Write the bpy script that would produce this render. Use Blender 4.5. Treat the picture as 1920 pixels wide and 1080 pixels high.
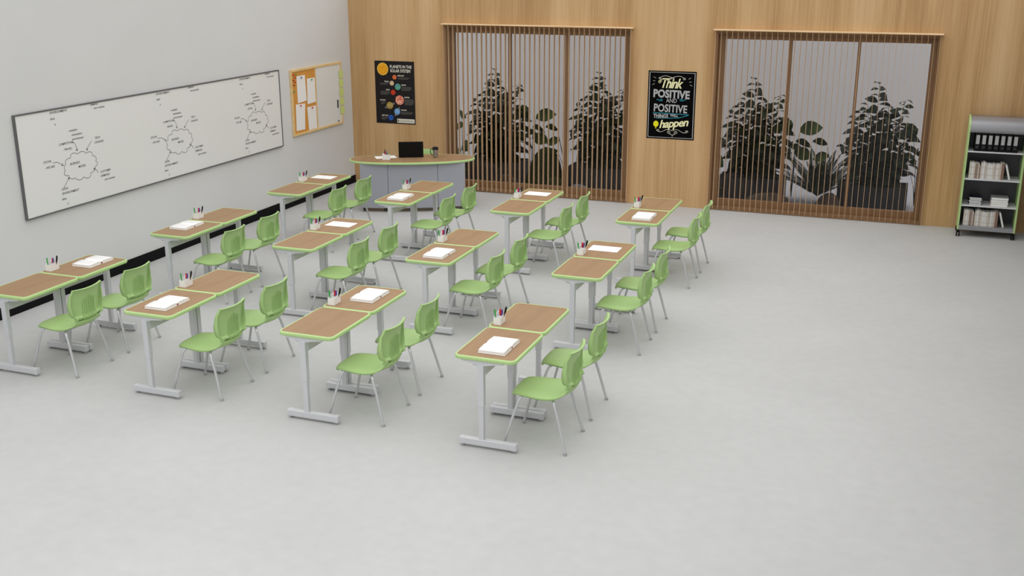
import bpy, bmesh, math, random
from mathutils import Vector, Matrix
random.seed(7)
for o in list(bpy.data.objects): bpy.data.objects.remove(o)
scn = bpy.context.scene
COL = scn.collection
PI = math.pi

# ------------------------------------------------------------------ camera
F_PX, PITCH, YAW, ROLL = 2039.15, 0.295433, 0.356581, -0.001344
cam_d = bpy.data.cameras.new('camera'); cam = bpy.data.objects.new('camera', cam_d); COL.objects.link(cam)
cp, sp = math.cos(PITCH), math.sin(PITCH)
fwd = Vector((-math.sin(YAW)*cp, math.cos(YAW)*cp, -sp))
rgt = Vector((math.cos(YAW), math.sin(YAW), 0)); upv = rgt.cross(fwd)
r2 = rgt*math.cos(ROLL) + upv*math.sin(ROLL); u2 = -rgt*math.sin(ROLL) + upv*math.cos(ROLL)
m3 = Matrix((r2, u2, -fwd)).transposed()
cam.matrix_world = Matrix.Translation((8.9051, -16.2420, 3.6800)) @ m3.to_4x4()
cam_d.sensor_width = 36; cam_d.lens = F_PX/1920*36; cam_d.clip_end = 200
scn.camera = cam

# ------------------------------------------------------------------ world, lights, exposure
scn.view_settings.view_transform = 'Standard'; scn.view_settings.look = 'None'
scn.view_settings.gamma = 1; scn.view_settings.use_curve_mapping = False
scn.view_settings.exposure = 0.0
W = bpy.data.worlds.new('soft_sky'); scn.world = W; W.use_nodes = True
wn = W.node_tree.nodes; wl = W.node_tree.links
bg = wn['Background']; bg.inputs['Strength'].default_value = 1.70
tc = wn.new('ShaderNodeTexCoord'); sx = wn.new('ShaderNodeSeparateXYZ'); wl.new(tc.outputs['Generated'], sx.inputs[0])
rp = wn.new('ShaderNodeValToRGB'); wl.new(sx.outputs['Z'], rp.inputs[0])
rp.color_ramp.elements[0].position = 0.0; rp.color_ramp.elements[0].color = (0.36, 0.365, 0.37, 1)
rp.color_ramp.elements[1].position = 0.9; rp.color_ramp.elements[1].color = (1.0, 1.0, 1.0, 1)
wl.new(rp.outputs[0], bg.inputs['Color'])
def sun(name, d, energy, angle, color=(1, 1, 1)):
    l = bpy.data.lights.new(name, 'SUN'); l.energy = energy; l.angle = math.radians(angle); l.color = color
    o = bpy.data.objects.new(name, l); COL.objects.link(o)
    o.rotation_euler = Vector(d).to_track_quat('-Z', 'Y').to_euler(); o.location = (5, -8, 8)
sun('soft_daylight', (-0.35, 0.55, -0.75), 0.12, 50, (1.0, 1.0, 1.0))

# ------------------------------------------------------------------ materials
def lin(c):
    return tuple((v/255/12.92 if v/255 <= .04045 else ((v/255+.055)/1.055)**2.4) for v in c) + (1,)
def mat(name, c, rough=.5, metal=0, spec=.5, coat=0):
    m = bpy.data.materials.new(name); m.use_nodes = True
    b = m.node_tree.nodes['Principled BSDF']
    b.inputs['Base Color'].default_value = lin(c) if max(c) > 1 else tuple(c)+(1,)
    b.inputs['Roughness'].default_value = rough; b.inputs['Metallic'].default_value = metal
    b.inputs['Specular IOR Level'].default_value = spec; b.inputs['Coat Weight'].default_value = coat
    return m
def varied(name, stops, scale, rough=.5, detail=4, nscale=2.0, spec=.4, bump=0, fine=None, wscale=None, metal=0):
    """procedural colour variation: stretched noise through a ramp"""
    m = mat(name, stops[0][1], rough, metal, spec); nt = m.node_tree; N = nt.nodes; L = nt.links; b = N['Principled BSDF']
    t = N.new('ShaderNodeTexCoord'); mp = N.new('ShaderNodeMapping'); mp.inputs['Scale'].default_value = scale
    L.new(t.outputs['Object'], mp.inputs[0])
    n = N.new('ShaderNodeTexNoise'); n.inputs['Scale'].default_value = nscale; n.inputs['Detail'].default_value = detail
    n.inputs['Roughness'].default_value = .6
    L.new(mp.outputs[0], n.inputs['Vector'])
    src = n.outputs['Fac']
    if fine:
        mp2 = N.new('ShaderNodeMapping'); mp2.inputs['Scale'].default_value = fine[0]; L.new(t.outputs['Object'], mp2.inputs[0])
        n2 = N.new('ShaderNodeTexNoise'); n2.inputs['Scale'].default_value = 1; n2.inputs['Detail'].default_value = 6
        L.new(mp2.outputs[0], n2.inputs['Vector'])
        mx = N.new('ShaderNodeMix'); mx.data_type = 'FLOAT'; mx.inputs[0].default_value = fine[1]
        L.new(src, mx.inputs[2]); L.new(n2.outputs['Fac'], mx.inputs[3]); src = mx.outputs[0]
    r = N.new('ShaderNodeValToRGB'); cr = r.color_ramp
    cr.elements[0].position = stops[0][0]; cr.elements[0].color = lin(stops[0][1])
    cr.elements[1].position = stops[-1][0]; cr.elements[1].color = lin(stops[-1][1])
    for p, c in stops[1:-1]:
        e = cr.elements.new(p); e.color = lin(c)
    L.new(src, r.inputs[0]); L.new(r.outputs[0], b.inputs['Base Color'])
    if bump:
        bp = N.new('ShaderNodeBump'); bp.inputs['Strength'].default_value = bump; bp.inputs['Distance'].default_value = .002
        L.new(src, bp.inputs['Height']); L.new(bp.outputs[0], b.inputs['Normal'])
    return m

M = {}
M['floor'] = varied('polished_concrete', [(.3, (181, 181, 180)), (.5, (186, 186, 185)), (.7, (191, 191, 190))], (1, 1, 1), rough=.55, nscale=.9, detail=8, spec=.3, fine=((9, 9, 9), .45))
M['wall_w'] = varied('painted_wall', [(.3, (215, 215, 214)), (.7, (220, 220, 219))], (1, 1, 1), rough=.9, nscale=.6, spec=.1)
M['wall_r'] = varied('grey_painted_wall', [(.3, (168, 165, 160)), (.7, (174, 171, 166))], (1, 1, 1), rough=.9, nscale=.6, spec=.1)
M['oak'] = varied('oak_panelling', [(.30, (156, 119, 78)), (.42, (185, 147, 101)), (.52, (199, 162, 116)), (.68, (214, 180, 136))], (2.3, 1, .17), rough=.6, nscale=1.0, detail=5, spec=.25, fine=((48, 48, .8), .30))
M['oak_frame'] = varied('oak_window_frame', [(.3, (134, 102, 71)), (.7, (162, 128, 94))], (9, 9, .8), rough=.55, nscale=1.0, spec=.3, fine=((70, 70, 3), .4))
M['oak_slat'] = varied('oak_slat', [(.3, (194, 162, 126)), (.7, (218, 187, 152))], (9, 9, .5), rough=.6, nscale=1.0, spec=.25)
M['oak_rail'] = varied('pale_oak_rail', [(.3, (226, 192, 148)), (.7, (240, 212, 172))], (1, 9, 9), rough=.5, nscale=1.0, spec=.3)
M['laminate'] = varied('walnut_laminate', [(.3, (138, 108, 76)), (.45, (150, 119, 86)), (.6, (157, 126, 92)), (.75, (166, 135, 101))], (6, .7, 6), rough=.5, nscale=1.4, detail=4, spec=.3, fine=((90, 3.5, 90), .35))
M['laminate_t'] = M['laminate']
M['green_edge'] = mat('green_edge_band', (180, 210, 140), .38, 0, .5)
M['green'] = mat('green_plastic', (166, 198, 128), .42, 0, .45)
M['paint'] = mat('silver_paint', (206, 207, 210), .38, .15, .5)
M['chrome'] = mat('satin_steel', (205, 206, 208), .28, .45, .6)
M['glide'] = mat('grey_glide', (165, 165, 165), .5)
M['black'] = mat('black_plastic', (12, 12, 13), .5, 0, .2)
M['black_m'] = mat('matt_black', (9, 9, 11), .8, 0, .2)
M['page'] = mat('white_page', (244, 243, 240), .8, 0, .2)
M['page_edge'] = mat('page_edge', (226, 224, 220), .8, 0, .2)
M['red'] = mat('red_plastic', (200, 22, 26), .4)
M['darkred'] = mat('red_bookmark', (150, 35, 22), .6)
M['penred'] = mat('pen_red', (205, 18, 34), .4); M['pengreen'] = mat('pen_green', (48, 160, 70), .4)
M['penblue'] = mat('pen_blue', (78, 84, 165), .4); M['penblack'] = mat('pen_black', (10, 10, 12), .4)
M['pentip'] = mat('pen_tip', (225, 225, 228), .4)
M['holder'] = mat('frosted_white_plastic', (242, 241, 239), .35, 0, .5)
M['board'] = mat('whiteboard_enamel', (232, 232, 229), .3, 0, .35)
M['alu'] = mat('dark_aluminium', (116, 116, 118), .4, .5)
M['ink'] = mat('marker_ink', (62, 62, 64), .7)
M['inklite'] = mat('pencil_line', (205, 205, 208), .8)
M['cork'] = varied('cork', [(.35, (205, 140, 62)), (.65, (226, 166, 88))], (1, 1, 1), rough=.9, nscale=60, spec=.1)
M['pine'] = varied('pine_frame', [(.35, (222, 188, 128)), (.65, (236, 206, 152))], (4, 4, 4), rough=.6, nscale=3)
M['sticky'] = mat('green_sticky_note', (208, 218, 138), .85, 0, .1)
M['panel'] = mat('grey_panel', (158, 160, 168), .45, 0, .4)
M['seam'] = mat('dark_seam', (70, 70, 74), .6)
M['steel_cup'] = varied('mug_body', [(.35, (96, 94, 92)), (.65, (190, 188, 182))], (1, 1, 1), rough=.3, nscale=40, metal=.3)
M['shelfgrey'] = mat('shelf_grey', (150, 150, 154), .35, .2, .5)
M['shelfwhite'] = mat('shelf_front', (214, 214, 216), .4)
M['shelfback'] = mat('shelf_back_panel', (72, 72, 77), .35, .2, .5)
M['poster_k'] = mat('poster_black', (40, 37, 38), .75, 0, .08)
M['poster_b'] = mat('poster_deep_black', (8, 8, 9), .8, 0, .05)
M['cream'] = mat('ink_cream', (236, 232, 180), .7); M['offwhite'] = mat('ink_offwhite', (226, 222, 206), .7)
M['inkgrey'] = mat('ink_grey', (176, 176, 176), .7); M['teal'] = mat('ink_teal', (40, 150, 165), .7)
M['dimtext'] = mat('ink_dim', (120, 118, 110), .7); M['yellow'] = mat('ink_yellow', (236, 226, 10), .7)
M['sun_o'] = varied('sun_print', [(.4, (236, 152, 12)), (.6, (244, 182, 24))], (1, 1, 1), nscale=30, rough=.7)
M['sun_y'] = mat('sun_rim_print', (246, 206, 90), .7)
def stripes(name, a, b, s, rot): 
    return varied(name, [(.42, a), (.58, b)], s, nscale=1, rough=.7, detail=2)
M['leaf'] = varied('dark_leaf', [(.35, (20, 30, 12)), (.6, (30, 44, 18)), (.75, (54, 72, 28))], (1, 1, 1), rough=.5, nscale=7, spec=.15)
M['leaf2'] = varied('broad_leaf', [(.35, (34, 48, 18)), (.7, (70, 92, 34))], (1, 1, 1), rough=.5, nscale=4, spec=.15)
M['fern'] = varied('fern_leaf', [(.35, (34, 42, 26)), (.7, (62, 72, 46))], (1, 1, 1), rough=.6, nscale=12, spec=.2)
M['moss'] = varied('moss', [(.3, (34, 40, 18)), (.7, (62, 66, 34))], (1, 1, 1), rough=.95, nscale=9, spec=.1, bump=.8)
M['bark'] = mat('stem_bark', (48, 42, 30), .8)
M['planter'] = mat('charcoal_planter', (52, 52, 54), .7)
M['soil'] = varied('soil', [(.3, (30, 25, 20)), (.7, (48, 40, 32))], (1, 1, 1), rough=1, nscale=30)
M['rock'] = varied('brown_rock', [(.3, (70, 58, 48)), (.7, (110, 94, 80))], (1, 1, 1), rough=.9, nscale=5, bump=.6)
M['rockgrey'] = varied('grey_rock', [(.3, (110, 110, 112)), (.7, (150, 150, 152))], (1, 1, 1), rough=.9, nscale=5, bump=.6)
M['garden_wall'] = mat('garden_wall_paint', (214, 212, 211), .9, 0, .1)
M['garden_floor'] = mat('garden_paving', (178, 178, 182), .9, 0, .1)
def glass_mat():
    m = bpy.data.materials.new('tinted_glass'); m.use_nodes = True; N = m.node_tree.nodes; L = m.node_tree.links
    N.clear(); o = N.new('ShaderNodeOutputMaterial'); t = N.new('ShaderNodeBsdfTransparent'); g = N.new('ShaderNodeBsdfGlossy')
    t.inputs[0].default_value = (.86, .86, .87, 1); g.inputs['Roughness'].default_value = .05; g.inputs[0].default_value = (.9, .9, .9, 1)
    mx = N.new('ShaderNodeMixShader'); mx.inputs[0].default_value = .015
    L.new(t.outputs[0], mx.inputs[1]); L.new(g.outputs[0], mx.inputs[2]); L.new(mx.outputs[0], o.inputs[0]); return m
M['glass'] = glass_mat()

# ------------------------------------------------------------------ mesh helpers
class MB:
    def __init__(s): s.v = []; s.f = []; s.sm = []
    def add(s, vs, fs, smooth=False):
        b = len(s.v); s.v += [tuple(v) for v in vs]; s.f += [tuple(b+i for i in f) for f in fs]; s.sm += [smooth]*len(fs); return s
    def box(s, x0, x1, y0, y1, z0, z1, T=None):
        vs = [Vector((x, y, z)) for z in (z0, z1) for x, y in ((x0, y0), (x1, y0), (x1, y1), (x0, y1))]
        if T: vs = [T @ v for v in vs]
        return s.add(vs, [(3, 2, 1, 0), (4, 5, 6, 7), (0, 1, 5, 4), (1, 2, 6, 5), (2, 3, 7, 6), (3, 0, 4, 7)])
    def prism(s, poly, z0, z1, T=None, smooth=False):
        n = len(poly); vs = [Vector((x, y, z0)) for x, y in poly]+[Vector((x, y, z1)) for x, y in poly]
        if T: vs = [T @ v for v in vs]
        s.add(vs, [tuple(range(n-1, -1, -1)), tuple(range(n, 2*n))])
        return s.add(vs, [(i, (i+1) % n, n+(i+1) % n, n+i) for i in range(n)], smooth)
    def lathe(s, prof, n=20, T=None, smooth=True):
        vs = []; fs = []
        for r, z in prof:
            for k in range(n): vs.append(Vector((r*math.cos(2*PI*k/n), r*math.sin(2*PI*k/n), z)))
        if T: vs = [T @ v for v in vs]
        for i in range(len(prof)-1):
            for k in range(n): fs.append((i*n+k, i*n+(k+1) % n, (i+1)*n+(k+1) % n, (i+1)*n+k))
        s.add(vs, fs, smooth)
        m = (len(prof)-1)*n
        return s.add(vs, [tuple(range(n-1, -1, -1)), tuple(range(m, m+n))])
    def tube(s, pts, r, n=10, smooth=True, r_end=None):
        P = [Vector(p) for p in pts]; rings = []; prev = None
        for i, p in enumerate(P):
            t = (P[min(i+1, len(P)-1)]-P[max(i-1, 0)]).normalized()
            if prev is None:
                a = Vector((0, 0, 1)) if abs(t.z) < .9 else Vector((1, 0, 0)); nrm = t.cross(a).normalized()
            else: nrm = (prev-t*prev.dot(t)).normalized()
            prev = nrm; b = t.cross(nrm)
            rr = r if r_end is None else r+(r_end-r)*i/(len(P)-1)
            rings += [p+(nrm*math.cos(2*PI*k/n)+b*math.sin(2*PI*k/n))*rr for k in range(n)]
        s.add(rings, [(i*n+k, i*n+(k+1) % n, (i+1)*n+(k+1) % n, (i+1)*n+k) for i in range(len(P)-1) for k in range(n)], smooth)
        m = (len(P)-1)*n
        return s.add(rings, [tuple(range(n-1, -1, -1)), tuple(range(m, m+n))])
    def grid(s, rows, smooth=True, skip=None):
        n = len(rows[0]); vs = [p for r in rows for p in r]
        fs = [(i*n+k, i*n+k+1, (i+1)*n+k+1, (i+1)*n+k) for i in range(len(rows)-1) for k in range(n-1) if not (skip and skip(i, k))]
        return s.add(vs, fs, smooth)
    def mesh(s, name, bevel=0, seg=2, solid=0, weld=False, bev_angle=30):
        me = bpy.data.meshes.new(name); me.from_pydata([tuple(v) for v in s.v], [], s.f)
        for p, q in zip(me.polygons, s.sm): p.use_smooth = q
        if bevel or solid or weld:
            bm = bmesh.new(); bm.from_mesh(me)
            if weld or solid: bmesh.ops.remove_doubles(bm, verts=bm.verts, dist=1e-5)
            if solid:
                bmesh.ops.recalc_face_normals(bm, faces=bm.faces)
                bmesh.ops.solidify(bm, geom=list(bm.faces), thickness=solid)
            if bevel:
                ed = [e for e in bm.edges if len(e.link_faces) == 2 and e.calc_face_angle(0) > math.radians(bev_angle)]
                bmesh.ops.bevel(bm, geom=ed, offset=bevel, segments=seg, profile=.5, affect='EDGES', clamp_overlap=True)
            bmesh.ops.recalc_face_normals(bm, faces=bm.faces)
            bm.to_mesh(me); bm.free()
        return me
    def build(s, name, m, parent=None, **k):
        me = s.mesh(name, **k); me.materials.append(m if not isinstance(m, str) else M[m])
        o = bpy.data.objects.new(name, me); COL.objects.link(o)
        if parent: o.parent = parent
        return o
def tag(o, label=None, cat=None, group=None, kind=None):
    if label: o['label'] = label
    if cat: o['category'] = cat
    if group: o['group'] = group
    if kind: o['kind'] = kind
    return o
def empty(name, loc, rz=0):
    o = bpy.data.objects.new(name, None); COL.objects.link(o); o.location = loc; o.rotation_euler = (0, 0, rz); o.empty_display_size = .1; return o
def copy_tree(o, parent=None):
    c = o.copy(); COL.objects.link(c)
    if parent: c.parent = parent
    for ch in list(o.children): copy_tree(ch, c)
    return c
def rrect(x0, x1, y0, y1, r, n=6):
    P = []
    for cx, cy, a in ((x1-r, y1-r, 0), (x0+r, y1-r, 90), (x0+r, y0+r, 180), (x1-r, y0+r, 270)):
        for k in range(n+1):
            t = math.radians(a+90*k/n); P.append((cx+r*math.cos(t), cy+r*math.sin(t)))
    return P
def band(poly, prof, mb):
    """sweep an edge profile [(outward offset, z)] round a closed outline"""
    n = len(poly); nr = []
    for i in range(n):
        a = Vector(poly[i-1]); b = Vector(poly[(i+1) % n]); t = (b-a).normalized(); nr.append(Vector((t.y, -t.x)))
    rows = [[(poly[i % n][0]+nr[i % n].x*o, poly[i % n][1]+nr[i % n].y*o, z) for i in range(n+1)] for o, z in prof]
    mb.grid(rows); return mb
def text_into(mb, s, size, T, align='LEFT', shear=0, xs=1.0, offset=0.0, space=1.0):
    cu = bpy.data.curves.new('t', 'FONT'); cu.body = s; cu.size = size; cu.align_x = align; cu.shear = shear
    cu.offset = offset; cu.space_character = space; cu.resolution_u = 3; cu.fill_mode = 'FRONT'
    o = bpy.data.objects.new('t', cu); me = bpy.data.meshes.new_from_object(o)
    S = Matrix.Diagonal((xs, 1, 1, 1))
    mb.add([T @ (S @ v.co) for v in me.vertices], [tuple(p.vertices) for p in me.polygons])
    bpy.data.objects.remove(o); bpy.data.curves.remove(cu); bpy.data.meshes.remove(me)
def frame(origin, ex, ez):
    """matrix whose local x runs along ex, local y along ez (in-plane up) and z is the surface normal"""
    ex = Vector(ex).normalized(); ez = Vector(ez).normalized(); n = ex.cross(ez)
    return Matrix.Translation(origin) @ Matrix((ex, ez, n)).transposed().to_4x4()
def ribbon(mb, pts, w, T, closed=False):
    P = [Vector(p) for p in pts]; n = len(P); L = []; R = []
    for i in range(n):
        a = P[i-1] if (i or closed) else P[0]; b = P[(i+1) % n] if (i < n-1 or closed) else P[-1]
        t = (b-a); t = t.normalized() if t.length > 1e-9 else Vector((1, 0)); q = Vector((-t.y, t.x))*w/2
        L.append(P[i]+q); R.append(P[i]-q)
    vs = [T @ Vector((p.x, p.y, 0)) for p in L]+[T @ Vector((p.x, p.y, 0)) for p in R]
    rng = n if closed else n-1
    mb.add(vs, [(n+i, n+(i+1) % n, (i+1) % n, i) for i in range(rng)])
def disc(mb, cx, cy, r, T, n=24, z=0, ry=None):
    ry = ry or r
    mb.add([T @ Vector((cx+r*math.cos(2*PI*k/n), cy+ry*math.sin(2*PI*k/n), z)) for k in range(n)], [tuple(range(n))])
def rect(mb, x0, x1, y0, y1, T, z=0):
    mb.add([T @ Vector((x, y, z)) for x, y in ((x0, y0), (x1, y0), (x1, y1), (x0, y1))], [(0, 1, 2, 3)])

# ------------------------------------------------------------------ room shell
RX, RY, WH = 10.47, -20.0, 3.7
tag(MB().box(-.2, RX+.2, RY, .0, -.12, 0).build('floor', 'floor'), kind='structure')
tag(MB().box(-.2, 0, RY, .25, -.12, WH).build('wall_left', 'wall_w'), kind='structure')
tag(MB().box(RX, RX+.2, RY, .25, -.12, WH).build('wall_right', 'wall_r'), kind='structure')
WIN = [(1.723, 4.773), (6.040, 9.093)]; WTOP = 2.64
b = MB(); xs = [0, WIN[0][0], WIN[0][1], WIN[1][0], WIN[1][1], RX]
for a, c in ((0, 1), (2, 3), (4, 5)): b.box(xs[a], xs[c], 0, .25, -.12, WTOP)
b.box(0, RX, 0, .25, WTOP, WH)
for a, c in WIN: b.box(a, c, 0, .25, -.12, 0)
tag(b.build('wall_back', 'oak'), kind='structure')
tag(MB().box(0, .012, RY, 0, .0, .13).build('baseboard_left', 'black_m', bevel=.002), kind='structure')

def window(n, x0, x1):
    r = empty('window_%d' % n, ((x0+x1)/2, 0, 0)); tag(r, kind='structure'); ox = -(x0+x1)/2
    y0, y1 = .10, .18; w = .112; zb, zt = .155, WTOP-.11
    f = MB(); f.box(x0+ox, x0+ox+w, y0, y1, 0, WTOP); f.box(x1+ox-w, x1+ox, y0, y1, 0, WTOP)
    f.box(x0+ox+w, x1+ox-w, y0, y1, zt, WTOP); f.box(x0+ox+w, x1+ox-w, y0, y1, 0, zb)
    # stepped outer lining that runs to the wall face
    for a, c in ((x0+ox, x0+ox+.03), (x1+ox-.03, x1+ox)): f.box(a, c, .002, y0, 0, WTOP)
    f.box(x0+ox+.03, x1+ox-.03, .002, y0, WTOP-.03, WTOP)
    f.build('window_frame', 'oak_frame', r, bevel=.002)
    MB().box(x0+ox+.03, x1+ox-.03, -.004, y0, 0, .055).build('window_sill', 'oak_frame', r, bevel=.004)
    gx0, gx1 = x0+ox+w, x1+ox-w
    for k in (1, 2):
        xm = gx0+(gx1-gx0)*k/3
        MB().box(xm-.02, xm+.02, y0, y1, zb, zt).build('mullion', 'oak_frame', r, bevel=.002)
    for k in range(3):
        a = gx0+(gx1-gx0)*k/3+(.02 if k else 0); c = gx0+(gx1-gx0)*(k+1)/3-(.02 if k < 2 else 0)
        MB().box(a, c, .136, .142, zb, zt).build('glass_pane', 'glass', r)
    return r
for i, (a, c) in enumerate(WIN): window(i+1, a, c)

def blind(x0, x1, label):
    cx = (x0+x1)/2; r = empty('vertical_blind', (cx, 0, 0)); h = (x1-x0)/2+.035
    MB().box(-h, h, -.085, -.002, 2.658, 2.678).build('headrail', 'oak_rail', r, bevel=.003)
    sl = None; n = 39
    for k in range(n):
        x = -(x1-x0)/2-.0+(x1-x0)*k/(n-1)
        if sl is None:
            sl = MB().box(-.0018, .0018, -.078, -.014, .03, 2.658).build('slat', 'oak_slat', r); o = sl
        else:
            o = sl.copy(); COL.objects.link(o); o.parent = r
        o.location = (x, 0, 0)
    return tag(r, label, 'blind', 'vertical wooden blinds')
blind(*WIN[0], 'vertical wooden slat blind over the left window, behind the teacher desk')
blind(*WIN[1], 'vertical wooden slat blind over the right window, between black poster and bookcase')

# ------------------------------------------------------------------ whiteboard
def whiteboard():
    y0, y1, z0, z1 = -7.363, -2.227, .969, 2.098
    r = empty('whiteboard', (0.0, (y0+y1)/2, z0)); oy = -(y0+y1)/2
    T0 = Matrix.Translation((0, oy, -z0))
    MB().box(.004, .026, y0+.01, y1-.01, z0+.01, z1-.01, T0).build('board_surface', 'board', r)
    f = MB(); w = .014
    f.box(.002, .034, y0, y0+w, z0, z1, T0); f.box(.002, .034, y1-w, y1, z0, z1, T0)
    f.box(.002, .034, y0+w, y1-w, z0, z0+w, T0); f.box(.002, .034, y0+w, y1-w, z1-w, z1, T0)
    f.build('board_frame', 'alu', r)
    for cy in (-6.47, -4.66, -2.86):
        T = T0 @ frame((.0268, cy, 1.415), (0, 1, 0), (0, 0, 1)); b = MB()
        pts = []
        nb = 12
        for k in range(nb):
            a0 = 2*PI*k/nb+.1; a1 = 2*PI*(k+1)/nb+.1
            p0 = Vector((.245*math.cos(a0), .135*math.sin(a0))); p1 = Vector((.245*math.cos(a1), .135*math.sin(a1)))
            m = (p0+p1)/2; out = m.normalized()*(.036+.010*math.sin(k*2.3))
            for q in range(9):
                t = q/9; pts.append(p0*(1-t)+p1*t+out*math.sin(PI*t)**.6)
        ribbon(b, pts, .0055, T, closed=True)
        o = b.build('cloud_outline', 'ink', r); o['label'] = 'hand-drawn dark marker cloud'
        def arrow(p):
            b = MB(); ribbon(b, p, .0055, T)
            e = Vector(p[-1]); d = (Vector(p[-1])-Vector(p[-2])).normalized()
            for s in (-1, 1):
                q = Vector((d.x*math.cos(2.6)-s*d.y*math.sin(2.6), d.y*math.cos(2.6)+s*d.x*math.sin(2.6)))*.03
                ribbon(b, [e, e+q], .0055, T)
            b.build('marker_arrow', 'ink', r)
        arrow([(-.42, .10), (-.36, .10), (-.30, .07), (-.27, .045)])
        arrow([(-.10, .28), (-.06, .27), (-.035, .22), (-.03, .17)])
        arrow([(.22, .25), (.16, .20), (.12, .155)])
        arrow([(.27, -.13), (.24, -.09), (.20, -.07)])
        arrow([(-.30, -.20), (-.26, -.16), (-.20, -.10)])
        sc = dict(shear=.25, offset=.0004)
        def tx(s, x, y, z=.034, **k):
            b = MB(); kk = dict(sc); kk.update(k); text_into(b, s, z, T @ Matrix.Translation((x, y, 0)), **kk); b.build('handwritten_note', 'ink', r)
        tx('BUSINESS', -.165, .03, .036); tx('MODEL', -.04, -.02, .036)
        tx('SOCIAL', -.56, .115, .036); tx('-WE ARE', -.54, .05, .036)
        tx('COMPETITORS', -.30, .27, .034); tx('-TRAVEL-', -.24, .205, .034)
        tx('-complex', -.13, .40, .036); tx('marketplace', -.09, .35, .034); tx('environment', -.09, .30, .036)
        tx('TECH', .27, .26, .036); tx('CHANGE', .26, .21, .036)
        tx('CUSTOMER', .30, -.14, .034); tx('DEMAND', .30, -.19, .036); tx('-new markets', .35, -.24, .034)
        tx('LEGAL', -.34, -.225, .036); tx('ENVIRONMENT', -.34, -.275, .038); tx('-laws', -.36, -.335, .038); tx('x', -.28, -.395, .04)
        # upper notes that touch the top of the board
        tx('ENVIRONMENT', -.38, .63, .038); tx('-laws', -.39, .565, .038); tx('x', -.33, .50, .04)
        tx('DEMAND', .26, .643, .03); tx('-new markets', .30, .60, .034)
    return tag(r, 'long white dry-erase board with three marker cloud drawings on left wall', 'whiteboard')
whiteboard()

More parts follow.
